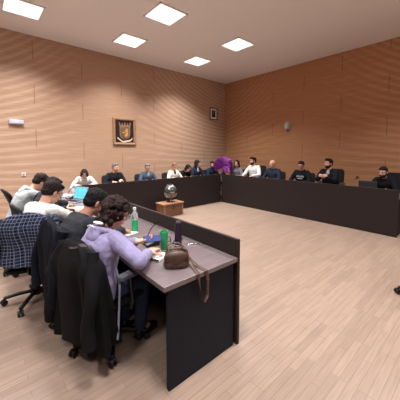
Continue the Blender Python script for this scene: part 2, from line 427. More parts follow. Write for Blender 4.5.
def person(label, head, heading, lean=12, hunch=8, side=0, twist=0, hp=10, hy=0, hr=0, arms=None, sk=None, hair=('short', 'dark'),
           top='shirt', topc=None, beard=None, glasses=False, inner=None, near=False, hood=None, collar=None, curls=None, curl=.6,
           printed=None, vest=None, chair=None, wide=1.0, tro=None, sleeves=None, pole=(.75, -.8)):
    sk = sk or skinA
    dirv = lambda a, sd=side: Vector((math.sin(R(a)), math.sin(R(sd)), math.cos(R(a)))).normalized()
    P0 = Vector((0, 0, .555)); a0, a1, a2 = lean * .7, lean, lean + hunch
    Wp = P0 + dirv(a0) * .165; Cp = Wp + dirv(a1) * .165; Np = Cp + dirv(a2) * .145
    HR = (Matrix.Rotation(R(hy), 3, 'Z') @ Matrix.Rotation(R(hp), 3, 'Y') @ Matrix.Rotation(R(hr), 3, 'X'))
    nk = Np + dirv((a2 + hp) * .5) * .075
    Hc = nk + HR @ Vector((.022, 0, .095))
    s = min(1.04, max(.95, head[2] / Hc.z)); lift = head[2] - s * Hc.z
    ch, sh = math.cos(heading), math.sin(heading)
    loc = Vector((head[0] - s * (Hc.x * ch - Hc.y * sh), head[1] - s * (Hc.x * sh + Hc.y * ch), 0))
    t = thing('person', label, 'person', loc, heading)
    t['seat_z'] = .455 * s + lift
    X = lambda p: Vector((p[0] * s, p[1] * s, p[2] * s + lift))          # model space -> local metres
    def tolocal(w):
        dx, dy = w[0] - loc.x, w[1] - loc.y
        return Vector(((dx * ch + dy * sh) / s, (-dx * sh + dy * ch) / s, (w[2] - lift) / s))
    lat = (Matrix.Rotation(R(twist), 3, 'Z') @ Vector((0, 1, 0))); lat.z += math.sin(R(side)) * .5; lat.normalize()
    SH = {q: Np - dirv(a2) * .035 + lat * q * .165 * wide for q in (1, -1)}
    arms = arms or {}
    AR = {}
    for q, key in ((1, 'l'), (-1, 'r')):
        tg = arms.get(key, ('l', .36, .13 * q, .79))
        T = tolocal(tg[1:4]) if tg[0] == 'w' else Vector((tg[1], tg[2], (tg[3] - lift) / s))
        E, T = ik(SH[q], T, .275, .245, Vector((-.35, q * pole[0], pole[1])))
        AR[q] = (SH[q], E, T, tg)
    gz = lambda z: (z - lift) / s
    LG = {}
    for q in (1, -1):
        hip = P0 + Vector((.0, q * .085, -.0)); kn = Vector((.40, q * .11, .535)); an = Vector((.36, q * .105, gz(.095)))
        LG[q] = (hip, kn, an)
    n = 20
    def trng(c, hw, hd, a, lt=None, e=2.4):
        f = Vector((math.cos(R(a)), 0, -math.sin(R(a)))); l = lt or Vector((0, 1, 0)); pts = []
        for k in range(n):
            th = 2 * PI * k / n; cs, sn = math.cos(th), math.sin(th)
            pts.append(X(c + f * hd * math.copysign(abs(cs) ** (2 / e), cs) + l * hw * math.copysign(abs(sn) ** (2 / e), sn)))
        return pts
    def torso(g, i):
        lt = lat; f = wide
        g.loft([trng(P0 + Vector((0, 0, -.088)), .13 + i, .09 + i, 0), trng(P0 + Vector((0, 0, -.03)), .17 + i, .118 + i, a0 * .4),
                trng(P0.lerp(Wp, .45), .165 * f + i, .118 + i, a0), trng(Wp, .15 * f + i, .105 + i, a0), trng(Wp.lerp(Cp, .6), .158 * f + i, .112 + i, a1, lt),
                trng(Cp + dirv(a2) * .03, .165 * f + i, .115 + i, (a1 + a2) / 2, lt), trng(Cp + dirv(a2) * .09, .168 * f + i, .098 + i, a2, lt),
                trng(Np - dirv(a2) * .02, .135 * f + i, .075 + i, a2, lt), trng(Np + dirv(a2) * .015, .07 + i, .058 + i, a2, lt),
                trng(Np + dirv(a2) * .035, .05 + i * .5, .045 + i * .5, a2, lt)])
    cap = lambda g, a, b, r0, r1: g.capsule(X(a), X(b), r0 * s, r1 * s, 14)
    # ---- body: one continuous surface
    g = G(); torso(g, 0)
    cap(g, Np - dirv(a2) * .03, nk + HR @ Vector((0, 0, .04)), .056, .052)
    hx = lambda p: X(Hc + HR @ Vector(p))
    HRs = HR * 1.0
    e = lambda c, r, M=None: g.ell(hx(c), tuple(k * s for k in r), HR @ M if M else HR)
    e((-.012, 0, .028), (.096, .077, .086)); e((.024, 0, -.045), (.062, .060, .074)); e((.055, 0, -.094), (.026, .030, .022))
    e((.072, 0, .024), (.018, .052, .013)); e((.066, .036, -.028), (.022, .022, .02)); e((.066, -.036, -.028), (.022, .022, .02))
    g.capsule(hx((.086, 0, .01)), hx((.107, 0, -.030)), .0085 * s, .0135 * s, 8, 3)
    e((.086, 0, -.033), (.014, .017, .010)); e((.080, 0, -.066), (.014, .024, .014))
    for q in (1, -1):
        e((-.005, q * .078, -.012), (.02, .010, .032), Matrix.Rotation(-q * .35, 3, 'Z'))
        S0, E0, T0, tg = AR[q]
        cap(g, S0 - lat * q * .03, E0, .052, .042); cap(g, E0, T0, .041, .028)
        dd = (T0 - E0).normalized()
        hd = Vector(tg[4]) if len(tg) > 4 else (dd + Vector((.6, -q * .25, -.35)))
        hn = Vector(tg[5]) if len(tg) > 5 else Vector((0, 0, -1))
        if len(tg) > 4 and tg[0] == 'w':
            Rz = Matrix.Rotation(-heading, 3, 'Z'); hd = Rz @ hd; hn = Rz @ hn
        hand(g, X(T0), hd, hn, q * (1 if True else 1), curl, s, 1.0 if near else 1.12)
        hip, kn, an = LG[q]
        cap(g, hip, kn, .078, .055); cap(g, kn, an, .052, .036); cap(g, an, an + Vector((.10, 0, -.05)), .034, .026)
    vox = .0058 if near else .0085
    skin('body', g, sk, t, vox, 3)
    # ---- face
    for q in (1, -1):
        ey = obj('eye', G().ell(hx((.081, q * .031, .002)), (.0115 * s,) * 3, HR, 10, 8), eyew, t)
        obj('iris', G().ell(hx((.0895, q * .031, .001)), (.0045 * s, .006 * s, .006 * s), HR, 8, 6), eyed, ey)
        obj('eyebrow', G().tube([hx((.091, q * .014, .024)), hx((.092, q * .032, .029)), hx((.078, q * .052, .022))], .0045 * s), HAIR[hair[1]] if hair[0] != 'bald' else HAIR['grey'], t)
    obj('mouth', G().ell(hx((.089, 0, -.066)), (.008 * s, .022 * s, .0065 * s), HR, 12, 6), lipm, t)
    # ---- hair
    hm = HAIR[hair[1]]; st = hair[0]; g = G(); rnd = random.Random(len(label) * 7 + int(abs(head[0]) * 100))
    if st == 'bald':
        e((-.045, 0, -.005), (.066, .081, .034))
        skin('hair', g, hm, t, .008, 3)
    else:
        e((-.022, 0, .040), (.098, .083, .086)); e((-.050, 0, -.012), (.062, .074, .062))
        if st == 'short':
            e((.035, 0, .086), (.05, .06, .03)); e((-.012, .066, .01), (.035, .018, .04)); e((-.012, -.066, .01), (.035, .018, .04))
        if st == 'quiff':
            e((.04, 0, .1), (.052, .062, .036)); e((-.01, .067, .015), (.035, .018, .045)); e((-.01, -.067, .015), (.035, .018, .045))
        if st in ('bob', 'long'):
            for q in (1, -1):
                e((-.012, q * .074, -.03), (.052, .022, .085)); e((.035, q * .055, .06), (.05, .03, .035))
            e((-.06, 0, -.06), (.045, .075, .075))
        if st == 'long':
            for q in (1, -1):
                g.capsule(hx((-.02, q * .075, -.06)), hx((.0, q * .085, -.22)), .032 * s, .024 * s)
            e((-.075, 0, -.14), (.035, .085, .12))
        if st == 'curly':
            for k in range(150):
                u = rnd.uniform(-1, 1); th = rnd.uniform(0, 2 * PI); z = u; r = math.sqrt(1 - u * u)
                p = Vector((-.026 + .104 * r * math.cos(th), .094 * r * math.sin(th), .030 + .098 * z))
                if p.x > .045 and p.z < .07: continue
                if p.z < -.075: continue
                e(p, (rnd.uniform(.018, .027),) * 3)
            for k in range(40):
                p = Vector((rnd.uniform(-.105, -.03), rnd.uniform(-.085, .085), rnd.uniform(-.11, -.02))); e(p, (rnd.uniform(.018, .026),) * 3)
        skin('hair', g, hm, t, .0065 if near else .008, 2, (.006 if st != 'curly' else .007, 55))
    if beard:
        g = G()
        e((.03, 0, -.064), (.064, .065, .055)); e((.062, 0, -.098), (.030, .036, .026))
        for q in (1, -1): e((.005, q * .062, -.035), (.022, .012, .04))
        b = skin('beard', g, HAIR[beard], t, .0075, 2, (.004, 70))
    if glasses:
        g = G()
        for q in (1, -1):
            c = Vector((.104, q * .033, .0)); pts = [c + Vector((-.004 * abs(math.sin(k * PI / 6)), .024 * math.cos(k * PI / 6), .018 * math.sin(k * PI / 6))) for k in range(13)]
            g.tube([hx(p) for p in pts], .0026 * s, 6)
            g.tube([hx((.102, q * .057, .004)), hx((.05, q * .079, .006)), hx((-.01, q * .082, .002))], .0026 * s, 6)
        g.tube([hx((.106, .01, .004)), hx((.109, 0, .007)), hx((.106, -.01, .004))], .0026 * s, 6)
        obj('glasses', g, glassm, t)
    # ---- clothes
    g = G(); torso(g, .015)
    for q in (1, -1):
        S0, E0, T0, tg = AR[q]
        cap(g, S0 - lat * q * .03, S0.lerp(E0, .5), .071, .062)
        if top == 'tshirt': cap(g, S0, S0.lerp(E0, .62), .068, .064)
        else:
            cap(g, S0.lerp(E0, .5), E0, .062, .056); cap(g, E0, E0.lerp(T0, .9), .056, .043)
    if top in ('hoodie', 'jacket'):
        for k in range(9):
            a = PI * .28 + (2 * PI - PI * .56) * k / 8
            f = Vector((math.cos(R(a2)), 0, -math.sin(R(a2))))
            p = Np + f * .068 * math.cos(a) + lat * .078 * math.sin(a) + dirv(a2) * .012
            g.ell(X(p), (.03 * s, .03 * s, .022 * s))
    skin('hoodie' if top == 'hoodie' else 'jacket' if top == 'jacket' else 'shirt', g, topc, t, .0075 if near else .0095, 3, (.006 if near else .005, 13))
    if sleeves:
        for q in (1, -1):
            g = G(); S0, E0, T0, tg = AR[q]
            cap(g, S0.lerp(E0, .25), E0, .071, .064); cap(g, E0, E0.lerp(T0, .88), .064, .05)
            skin('sleeve', g, sleeves, t, .009, 3, (.005, 13), label='dark sleeve')
    if hood:
        g = G(); f = Vector((math.cos(R(a2)), 0, -math.sin(R(a2))))
        for k in range(13):
            a = PI * .3 + (2 * PI - PI * .6) * k / 12
            w = .5 - .5 * math.cos(a)
            p = Np - f * .02 + f * .08 * math.cos(a) + lat * .088 * math.sin(a) + dirv(a2) * (.012 - .012 * w)
            g.ell(X(p), (.026 * s + .006 * w, .026 * s + .006 * w, .022 * s + .006 * w))
        g.ell(X(Np - f * .10 - dirv(a2) * .055), (.032 * s, .085 * s, .065 * s), Matrix.Rotation(R(a2), 3, 'Y'))
        skin('hood', g, topc, t, .008, 3)
        if hood != True:
            g = G(); g.ell(X(Np - f * .098 + dirv(a2) * .047), (.034 * s, .06 * s, .014 * s), Matrix.Rotation(R(a2 - 14), 3, 'Y'))
            g.tube([X(Np - f * .15 + lat * .0 + lat * y + dirv(a2) * z) for y, z in ((-.05, .0), (-.02, .012), (.02, .012), (.05, .0))], .006 * s)
            skin('hood_lining', g, hood, t, .006, 1, label='white patterned inside of the hood')
    if vest:
        g = G()
        lt = lat; i = .03
        g.loft([trng(Wp - dirv(a0) * .06, .165 + i, .11 + i, a0), trng(Wp.lerp(Cp, .6), .16 + i, .112 + i, a1, lt), trng(Cp + dirv(a2) * .05, .15 + i, .11 + i, a2, lt), trng(Np - dirv(a2) * .03, .1 + i, .075 + i, a2, lt)])
        skin('vest', g, vest, t, .01, 3, (.006, 20))
    if inner:
        g = G(); f = Vector((math.cos(R(a2)), 0, -math.sin(R(a2))))
        g.ell(X(Cp + dirv(a2) * .06 + f * .092), (.03 * s, .05 * s, .12 * s), Matrix.Rotation(R(a2 - 6), 3, 'Y'))
        g.ell(X(Np + f * .045 + dirv(a2) * .012), (.03 * s, .05 * s, .022 * s))
        skin('shirt_front', g, inner, t, .007, 2, label='paler shirt showing at the open neck')
    if printed:
        g = G(); f = Vector((math.cos(R(a2)), 0, -math.sin(R(a2))))
        for k in range(5):
            y = -.085 + .0425 * k
            g.box(X(Cp + dirv(a2) * (.035 + .012 * (k % 2)) + f * (.134 - 1.6 * y * y) + lat * y), (.012, .028, .05), Matrix.Rotation(R(a2), 3, 'Y') @ Matrix.Rotation(-y * 3, 3, 'Z') @ Matrix.Rotation(.25 * (k % 3 - 1), 3, 'X'))
        g.box(X(Cp + f * .139 - dirv(a2) * .02), (.012, .15, .016), Matrix.Rotation(R(a2), 3, 'Y'))
        skin('print', g, printed, t, .005, 2, label='white print across the chest')
    g = G()
    g.loft([trng(P0 + Vector((0, 0, -.09)), .14, .1, 0), trng(P0 + Vector((0, 0, -.03)), .181, .128, 0), trng(P0 + Vector((0, 0, .06)), .178, .127, 0)])
    for q in (1, -1):
        hip, kn, an = LG[q]; cap(g, hip, kn, .088, .068); cap(g, kn, an.lerp(kn, .05), .066, .054)
    skin('trousers', g, tro or trous, t, .0105, 3)
    for q in (1, -1):
        an = X(LG[q][2]); g = G()
        g.ell(an + Vector((-.01, 0, -.045)), (.05, .042, .042)); g.ell(an + Vector((.11, 0, -.058)), (.085, .046, .032)); g.box(an + Vector((.06, 0, -.083)), (.23, .075, .016))
        skin('shoe', g, shoem, t, .009, 2)
    return t

def seat_for(p, label, dx=-.02, heading=None, rec=8, loc=None, arms=True, h1=.965):
    h = p.rotation_euler.z if heading is None else heading
    L = p.location if loc is None else Vector((loc[0], loc[1], 0))
    hh = p.rotation_euler.z
    c = office_chair(label, (L.x + dx * math.cos(hh), L.y + dx * math.sin(hh), 0), h, rec=rec, arms=arms, h1=h1)
    c.scale.z = min(1.2, max(.85, (p['seat_z'] - .004) / .455))
    return c

black = cloth('black_cloth', (27, 27, 31)); navy = cloth('navy_cloth', (36, 44, 64)); bluegrey = cloth('blue_grey_cloth', (76, 88, 106))
white = cloth('white_cloth', (226, 225, 224)); cream = cloth('cream_cloth', (226, 216, 202)); lav = cloth('lavender_fleece', (138, 130, 166), .1)
charcoal = cloth('charcoal_cloth', (46, 48, 54)); greym = cloth('grey_marl', (176, 180, 184)); greytop = cloth('grey_print_cloth', (116, 112, 118))
printm = pmat('white_print', (222, 222, 220), .8, var=.25, scale=70)
BK, RT = -PI / 2, PI
PEOPLE = []
def P(*a, chair=None, **k):
    ck = k.pop('ck', {})
    p = person(*a, **k); PEOPLE.append(p)
    if chair: seat_for(p, chair, **ck)
    return p
# back run, left to right
P('person in white top with dark bob hair, at the left end of the back desk', (-3.905, .90, 1.063), BK - .25, lean=24, hunch=16, hp=42, hair=('bob', 'dark'), top='shirt', topc=white,
  arms=dict(l=('l', .40, .15, .80), r=('l', .40, -.15, .80)), chair='black chair behind the person in white with the bob haircut')
P('person in black jacket with short grey hair, seated just right of the framed crest', (-3.095, .93, 1.192), BK, lean=8, hunch=8, hp=6, hy=18, hair=('short', 'grey'), top='jacket', topc=black, inner=charcoal, arms=dict(l=('l', .36, .06, .87), r=('l', .34, -.16, .84)),
  wide=1.1, chair='black chair behind the grey-haired person in the black jacket')
P('person in blue-grey sweater with glasses, seated left of the person in cream', (-2.127, .93, 1.153), BK, lean=10, hunch=8, hp=14, hy=-25, hair=('short', 'grey'), top='shirt', topc=bluegrey, glasses=True, wide=1.1,
  inner=greym, chair='black chair behind the person in the blue-grey sweater')
P('person in cream top with sandy hair and glasses, facing the room from the back desk', (-1.16, .93, 1.145), BK, lean=8, hunch=6, hp=14, hy=-10, hair=('short', 'sandy'), top='shirt', topc=cream, glasses=True, inner=charcoal,
  chair='black chair behind the person in the cream top')
P('dark-haired person in black bent low over the desk beside the cream top', (-.655, .88, 1.075), BK, lean=26, hunch=14, hp=34, hy=10, hair=('bob', 'black'), top='jacket', topc=black,
  chair='black chair behind the person bent low in black')
P('pale person in dark jacket with long dark hair, at the back desk', (-.197, .93, 1.212), BK, lean=6, hunch=6, hp=6, hy=35, hair=('long', 'brown'), top='jacket', topc=cloth('dark_blue_jacket', (38, 42, 56)), inner=greym,
  chair='black chair behind the pale person with long dark hair')
P('person in navy jacket with dark hair and beard, beside the purple flower fan', (.505, .93, 1.154), BK, lean=8, hunch=8, hp=12, hy=-35, hair=('short', 'dark'), top='jacket', topc=navy, beard='dark', wide=1.1,
  chair='black chair behind the bearded person in the navy jacket')
# right run, far to near
P('person with long brown hair in grey patterned top, right of the purple flower fan', (.93, .14, 1.205), RT, lean=8, hunch=8, hp=14, hy=25, hair=('long', 'brown'), top='shirt', topc=greytop,
  chair='black chair behind the person with long brown hair')
P('person in white shirt with dark hair and beard, in profile at the right desk', (.93, -.554, 1.312), RT, lean=8, hunch=6, hp=6, hy=-22, hair=('quiff', 'dark'), top='shirt', topc=white, beard='dark', wide=1.1,
  arms=dict(l=('l', .42, .20, .86), r=('l', .42, -.14, .86)), chair='black chair behind the bearded person in the white shirt')
P('bald person in dark blue jacket, seated right of the person in the white shirt', (.93, -1.292, 1.24), RT, lean=4, hunch=6, hp=8, hy=-12, hair=('bald', 'grey'), top='jacket', topc=cloth('dark_slate_jacket', (40, 46, 60)), wide=1.15,
  chair='black chair behind the bald person')
P('person with glasses in black hoodie with white chest print, at the right desk', (.93, -2.209, 1.232), RT, lean=6, hunch=10, hp=16, hy=12, hair=('short', 'brown'), top='hoodie', topc=black, glasses=True, printed=printm, wide=1.12,
  chair='black chair behind the person in the printed black hoodie')
P('person in black jacket with dark beard, hands clasped, in profile at the right desk', (.93, -2.95, 1.313), RT, lean=12, hunch=4, hp=4, hy=-22, hair=('quiff', 'dark'), top='jacket', topc=black, inner=greym, beard='dark', wide=1.12,
  arms=dict(l=('l', .42, .03, 1.0, (.3, -.8, .2), (-1, 0, 0)), r=('l', .42, -.05, 1.0, (.3, .8, .2), (-1, 0, 0))), curl=.9, chair='black chair behind the person with clasped hands')
P('bearded person in dark clothes looking at a laptop, rightmost at the right desk', (.90, -4.141, 1.166), RT, lean=16, hunch=12, hp=14, hy=-10, hair=('short', 'dark'), top='jacket', topc=black, beard='brown', sk=skinA,
  arms=dict(l=('l', .40, .1, .80), r=('l', .40, -.1, .80)), chair='black chair behind the bearded person with the laptop', ck=dict(loc=(1.33, -4.22), h1=1.12))
# left run, far to near
p = P('person in pale grey hoodie with dark sleeves, bent over the near desk', (-5.193, -1.358, 1.169), 0.1, lean=20, hunch=20, hp=38, hr=0, hair=('short', 'dark'), top='hoodie', topc=greym, sleeves=charcoal, hood=True, near=False,
  arms=dict(l=('w', -4.85, -1.02, .80), r=('w', -4.85, -1.38, .80)), chair='black chair under the person in the grey hoodie', ck=dict(arms=False))
P('person with dark hair mostly hidden behind the person in the white T-shirt', (-5.12, -1.80, 1.15), 0.1, lean=3, hunch=14, hp=30, hair=('short', 'brown'), top='shirt', topc=charcoal, chair='black chair of the person hidden behind the white T-shirt', ck=dict(arms=False))
P('person in white T-shirt with dark hair and glasses, writing at the near desk', (-5.285, -2.60, 1.178), .40, lean=2, hunch=18, hp=34, hy=-8, hair=('short', 'dark'), top='tshirt', topc=white, glasses=True, near=True, sk=skinA,
  arms=dict(l=('w', -4.92, -2.10, .80), r=('w', -4.88, -2.42, .80)), wide=1.08)
P('person in charcoal shirt with dark hair, between white T-shirt and lavender hoodie', (-5.069, -3.326, 1.148), .12, lean=14, hunch=20, hp=32, hy=-10, hair=('short', 'black'), top='shirt', topc=charcoal, near=True, sk=skinB,
  arms=dict(l=('w', -4.75, -2.95, .80), r=('w', -4.78, -3.25, .80)), wide=1.08)
P('person in lavender hoodie with curly brown hair, holding a phone at the near desk', (-5.047, -3.737, 1.117), .2, lean=8, hunch=20, hp=26, hy=-12, hair=('curly', 'brown'), top='hoodie', topc=lav, hood=printm, near=True, sk=skinA, glasses=True,
  arms=dict(r=('w', -4.90, -3.985, .815, (.8, .35, .05), (0, 0, -1)), l=('w', -4.905, -3.80, .86, (.75, -.55, .05), (0, -.2, 1))), curl=.75, wide=1.08, tro=jeans, pole=(1.3, -.35))

# ------------------------------------------------------------------ near chairs with the clothes hung on them
plaidm = plaid_mat()
office_chair('black office chair with a plaid shirt hung over its back', (-5.46, -2.53, 0), R(70), h1=.99)
office_chair('black office chair with a navy jacket hung over its back', (-5.14, -3.24, 0), R(4), h1=1.0)
office_chair('black office chair with grey arm pads and a black coat over its back', (-5.085, -3.66, 0), R(14), h1=.93)
office_chair('empty black chair with tilted back at the left, beyond the grey hoodie', (-5.19, -.50, 0), R(5), rec=22, arms=False, h1=1.0)
office_chair('black office chair whose caster shows on the open floor', (-2.255, -5.395, 0), R(84))

def draped(name, label, cat, loc, heading, mat, z1, z0, w0, w1, d0, d1, seedv, fold=.016, sleeve=True, lining=None, label2=None):
    """cloth hung over a chair back: a shell round the backrest, folds growing downwards, and two sleeves"""
    t = thing(name, label, cat, loc, heading)
    g = G(); rs = []; n = 56; K = 16
    for k in range(K + 1):
        u = k / K; z = z1 + (z0 - z1) * u
        w = (w0 + (w1 - w0) * u) * min(1, .55 + 3.2 * u) ; d = (d0 + (d1 - d0) * u) * min(1, .35 + 3 * u)
        cx = -.245 - .12 * (z - .55)
        pts = []
        for i in range(n):
            a = 2 * PI * i / n; c, s = math.cos(a), math.sin(a)
            x = d * math.copysign(abs(c) ** .7, c); y = w * math.copysign(abs(s) ** .7, s)
            f = fold * (.25 + u) * (math.sin(a * 9 + seedv + 1.3 * u) + .6 * math.sin(a * 15 + 2 * seedv))
            f += .02 * noise.noise(Vector((c * 2, s * 2, z * 4 + seedv)))
            zz = z - (.03 * abs(y / max(w, .01)) ** 2 if k < 4 else 0) + (.025 * math.sin(a * 3 + seedv) * u)
            pts.append(Vector((cx + x * (1 + f / max(d, .05)), y * (1 + f / w), zz)))
        rs.append(pts)
    g.loft(rs)
    body = obj('cloth', g, mat, t, ang=80)
    if sleeve:
        for sg in (-1, 1):
            g = G(); path = []; rad = []
            for k in range(9):
                u = k / 8
                path.append((-.27 - .05 * math.sin(u * 2.5) - .06 * u, sg * (w0 * .8 + .06 * math.sin(u * 2) + .02 * math.sin(u * 9 + seedv)), z1 - .06 - u * (z1 - z0) * .8)); rad.append(.045 + .012 * math.sin(u * 12 + seedv) * .4)
            g.tube(path, rad, 14, up=Vector((1, 0, 0)))
            obj('sleeve', g, mat, t, ang=80)
    if lining:
        g = G(); pts = []
        for k in range(11):
            y = -.22 + .44 * k / 10; pts.append((-.29 + .03 * math.sin(k * 1.1), y, z1 - .035 + .02 * math.sin(k * .9) - .12 * (abs(y) / .22) ** 3))
        g.tube(pts, .03, 12, flat=.018)
        obj('collar', g, lining, t, label=label2)
        g = G(); g.tube([(-.12, -w0 * .86, z1 - .16), (-.10, -w0 * .98, z1 - .35), (-.13, -w0 * 1.05, z1 - .6), (-.15, -w0 * 1.08, z0 + .04)], .009, 8, flat=.005)
        obj('lining_edge', g, pmat('pale_lining', (150, 150, 176), .7), t, label='pale edge of the coat lining')
    return t
draped('plaid_shirt', 'blue and white plaid shirt hanging over the chair back at the left edge', 'shirt', (-5.46, -2.53, 0), R(70), plaidm, 1.03, .52, .255, .285, .07, .11, .7, fold=.013)
draped('navy_jacket', 'navy jacket hung over the chair behind the person in charcoal', 'jacket', (-5.14, -3.24, 0), R(4), cloth('navy_jacket_cloth', (19, 21, 32)), 1.035, .30, .25, .30, .07, .12, 2.1)
draped('black_coat', 'long black coat draped over the chair behind the person in lavender', 'coat', (-5.085, -3.66, 0), R(14), cloth('black_coat_cloth', (20, 19, 22)), 0.965, .18, .27, .30, .085, .15, 4.0, fold=.02, lining=cloth('grey_coat_lining', (72, 66, 66)), label2='grey-brown collar of the coat')

# ------------------------------------------------------------------ things on the near desk
TZ = HTB
def lathe_thing(name, label, cat, loc, parts, rotz=0):
    t = thing(name, label, cat, loc, rotz)
    for nm, prof, m in parts: obj(nm, G().lathe(prof), m, t, ang=50)
    return t
green = pmat('green_plastic', (44, 172, 112), .4, var=.05, emit=None)
clear = pmat('clear_plastic', (225, 235, 238), .12, var=0, trans=.75)
lathe_thing('water_bottle', 'clear water bottle with green lower half, beside the curly-haired person', 'bottle', (-4.62, -3.205, TZ),
            [('bottle_body', [(.034, .0), (.037, .006), (.037, .12), (.036, .125)], green), ('bottle_neck', [(.0365, .126), (.037, .16), (.033, .19), (.018, .215), (.0145, .235)], clear), ('cap', [(.017, .232), (.017, .256), (.015, .26)], pmat('white_cap', (220, 222, 225), .4, var=0))])
lathe_thing('tumbler', 'green plastic tumbler standing between phone and dark thermos', 'cup', (-4.666, -3.857, TZ),
            [('cup_body', [(.028, 0), (.031, .004), (.037, .15), (.038, .16), (.034, .16), (.031, .02), (.0, .015)], green)])
lathe_thing('thermos', 'dark purple steel thermos with silver lid, behind the brown bag', 'thermos', (-4.54, -3.90, TZ),
            [('flask', [(.03, 0), (.033, .005), (.033, .17), (.029, .185), (.029, .19)], pmat('aubergine_steel', (62, 46, 66), .28, metal=.5, var=.04)), ('lid', [(.028, .19), (.029, .193), (.029, .218), (.024, .226), (.0, .227)], pmat('thermos_lid', (60, 50, 66), .3, metal=.5, var=0)),
             ('lid_cap', [(.02, .226), (.021, .23), (.02, .236), (.0, .237)], chrome)])
# brown leather bag with strap hanging over the desk end
leather = pmat('brown_leather', (76, 53, 43), .42, var=.2, scale=14, bump=.3, bscale=60, spec=.5)
bag = thing('handbag', 'small brown leather handbag with strap hanging over the desk end', 'bag', (-4.79, -4.21, TZ), R(-32))
g = G(); rs = []
for k in range(13):
    u = k / 12; z = .002 + .138 * u
    w = .098 * (1 - .42 * u ** 2.6) * min(1, .78 + 1.8 * u); d = .07 * (1 - .62 * u ** 1.8) * min(1, .78 + 1.8 * u)
    rs.append([Vector((w * math.copysign(abs(math.cos(a)) ** .8, math.cos(a)) + .02 * u, d * math.copysign(abs(math.sin(a)) ** .8, math.sin(a)), z + .006 * math.sin(3 * a + u * 4))) for a in [2 * PI * i / 28 for i in range(28)]])
obj('bag_body', g.loft(rs), leather, bag, ang=70)
g = G(); rs = []
for k in range(9):                                             # the flap folded over the front
    u = k / 8; ang = PI * .95 * u
    y = -.028 + .0 - .050 * math.sin(ang * .62); z = .128 - .085 * u ** 1.5 + .018 * math.sin(ang)
    w = .072 + .028 * u if u < .7 else .0916 - .04 * (u - .7) / .3
    rs.append([Vector((x * w + .01, y * (1 - .25 * abs(x) ** 2) + .018 + t2, z - .02 * x * x)) for x, t2 in [(-1, 0), (-.6, 0), (-.2, 0), (.2, 0), (.6, 0), (1, 0), (1, .007), (.6, .007), (.2, .007), (-.2, .007), (-.6, .007), (-1, .007)]])
g.loft(rs); g.v = [(x * 1.02 - .008, y * 1.2, z * 1.05) for x, y, z in g.v]
obj('flap', g, leather, bag, ang=70)
obj('zip', G().tube([(-.085, .036, .10), (-.035, .031, .133), (.035, .024, .135), (.10, .022, .105)], .004), pmat('brass_zip', (140, 118, 84), .35, metal=.8, var=0), bag)
g = G()
inv = Matrix.Rotation(R(32), 3, 'Z')
W = lambda x, y, z: inv @ (Vector((x, y, z)) - Vector((-4.79, -4.21, TZ)))
g.tube([W(-4.72, -4.25, .83), W(-4.70, -4.275, .79), W(-4.715, -4.33, .76), W(-4.735, -4.39, .758), W(-4.745, -4.424, .754), W(-4.745, -4.436, .69), W(-4.735, -4.436, .59), W(-4.705, -4.436, .54), W(-4.67, -4.436, .58), W(-4.665, -4.436, .69), W(-4.67, -4.426, .757), W(-4.67, -4.36, .758), W(-4.67, -4.29, .765), W(-4.70, -4.235, .82)], .014, 8, flat=.0035)
obj('strap', g, leather, bag)
for dy in (-.022, .03):
    obj('handle', G().tube([(-.07, dy, .11), (-.06, dy * 1.1, .15), (-.02, dy * 1.2, .172), (.03, dy * 1.2, .165), (.07, dy * 1.1, .13), (.085, dy, .09)], .009, 8, flat=.004), leather, bag)
# phone in the hand, notepad and pen, papers
t = thing('smartphone', 'smartphone with blue screen held by the person in lavender', 'phone', (-4.805, -3.895, .885), R(-25))
M = Matrix.Rotation(R(28), 3, 'X')
obj('phone_body', G().box((0, 0, 0), (.15, .075, .009), M), blk, t, bevel=.004)
obj('screen', G().box(M @ Vector((0, 0, .0052)), (.138, .066, .001), M), pmat('phone_screen', (60, 66, 110), .15, var=0, emit=(70, 80, 150), estr=.35), t, smooth=False)
paper = pmat('white_paper', (238, 238, 238), .7, var=.02)
np_ = thing('notepad', 'open white notepad under the writing hand of the person in lavender', 'notepad', (-4.80, -3.99, TZ), R(20))
obj('page', G().box((0, 0, .008), (.15, .11, .012)), paper, np_, bevel=.001)
obj('binding', G().tube([(-.075, -.055, .012), (-.075, .055, .012)], .006), blk, np_)
pn = thing('pen', 'dark pen lying on the open notepad beside the handbag', 'pen', (-4.745, -4.015, TZ + .019), R(62))
obj('barrel', G().capsule((-.06, 0, 0), (.055, 0, 0), .0045, .004), pmat('pen_barrel', (40, 40, 60), .3, var=0), pn)
obj('clip', G().box((-.045, 0, .005), (.035, .003, .002)), chrome, pn)
tag(obj('sheet_of_paper', G().box((0, 0, .0012), (.15, .11, .002)), paper, None, (-4.70, -3.245, TZ), R(15)), 'small white sheet lying at the foot of the green water bottle', 'paper')

def conf_unit(label, loc, rot):
    t = thing('conference_microphone', label, 'microphone', loc, rot, None)
    g = G().prism([(-.06, 0), (.07, 0), (.07, .014), (-.06, .060)], .17)
    obj('console', g, pmat('console_black', (26, 26, 30), .4, var=.05), t, bevel=.004)
    M = Matrix.Rotation(math.atan2(.046, .13), 3, 'Y')
    obj('control_panel', G().box(Vector((.005, 0, .0385)), (.115, .15, .003), M), pmat('console_grey', (128, 130, 138), .35, metal=.3, var=.05), t, bevel=.001)
    st = obj('gooseneck', G().tube([(.03, .05, .03), (.05, .06, .10), (.02, .075, .17), (-.02, .09, .215)], .0045), blk, t)
    obj('microphone_head', G().capsule((-.02, .09, .215), (-.045, .097, .235), .009, .009), pmat('mic_foam', (20, 20, 22), .95, var=.2, scale=300), st)
    return t
conf_unit('black wedge microphone console in front of the person in lavender', (-4.69, -3.665, TZ), R(170))
conf_unit('black wedge microphone console by the large white papers', (-4.55, -1.95, TZ), R(180))
conf_unit('black wedge microphone console beside the open laptop', (-4.62, -.62, TZ), R(180))
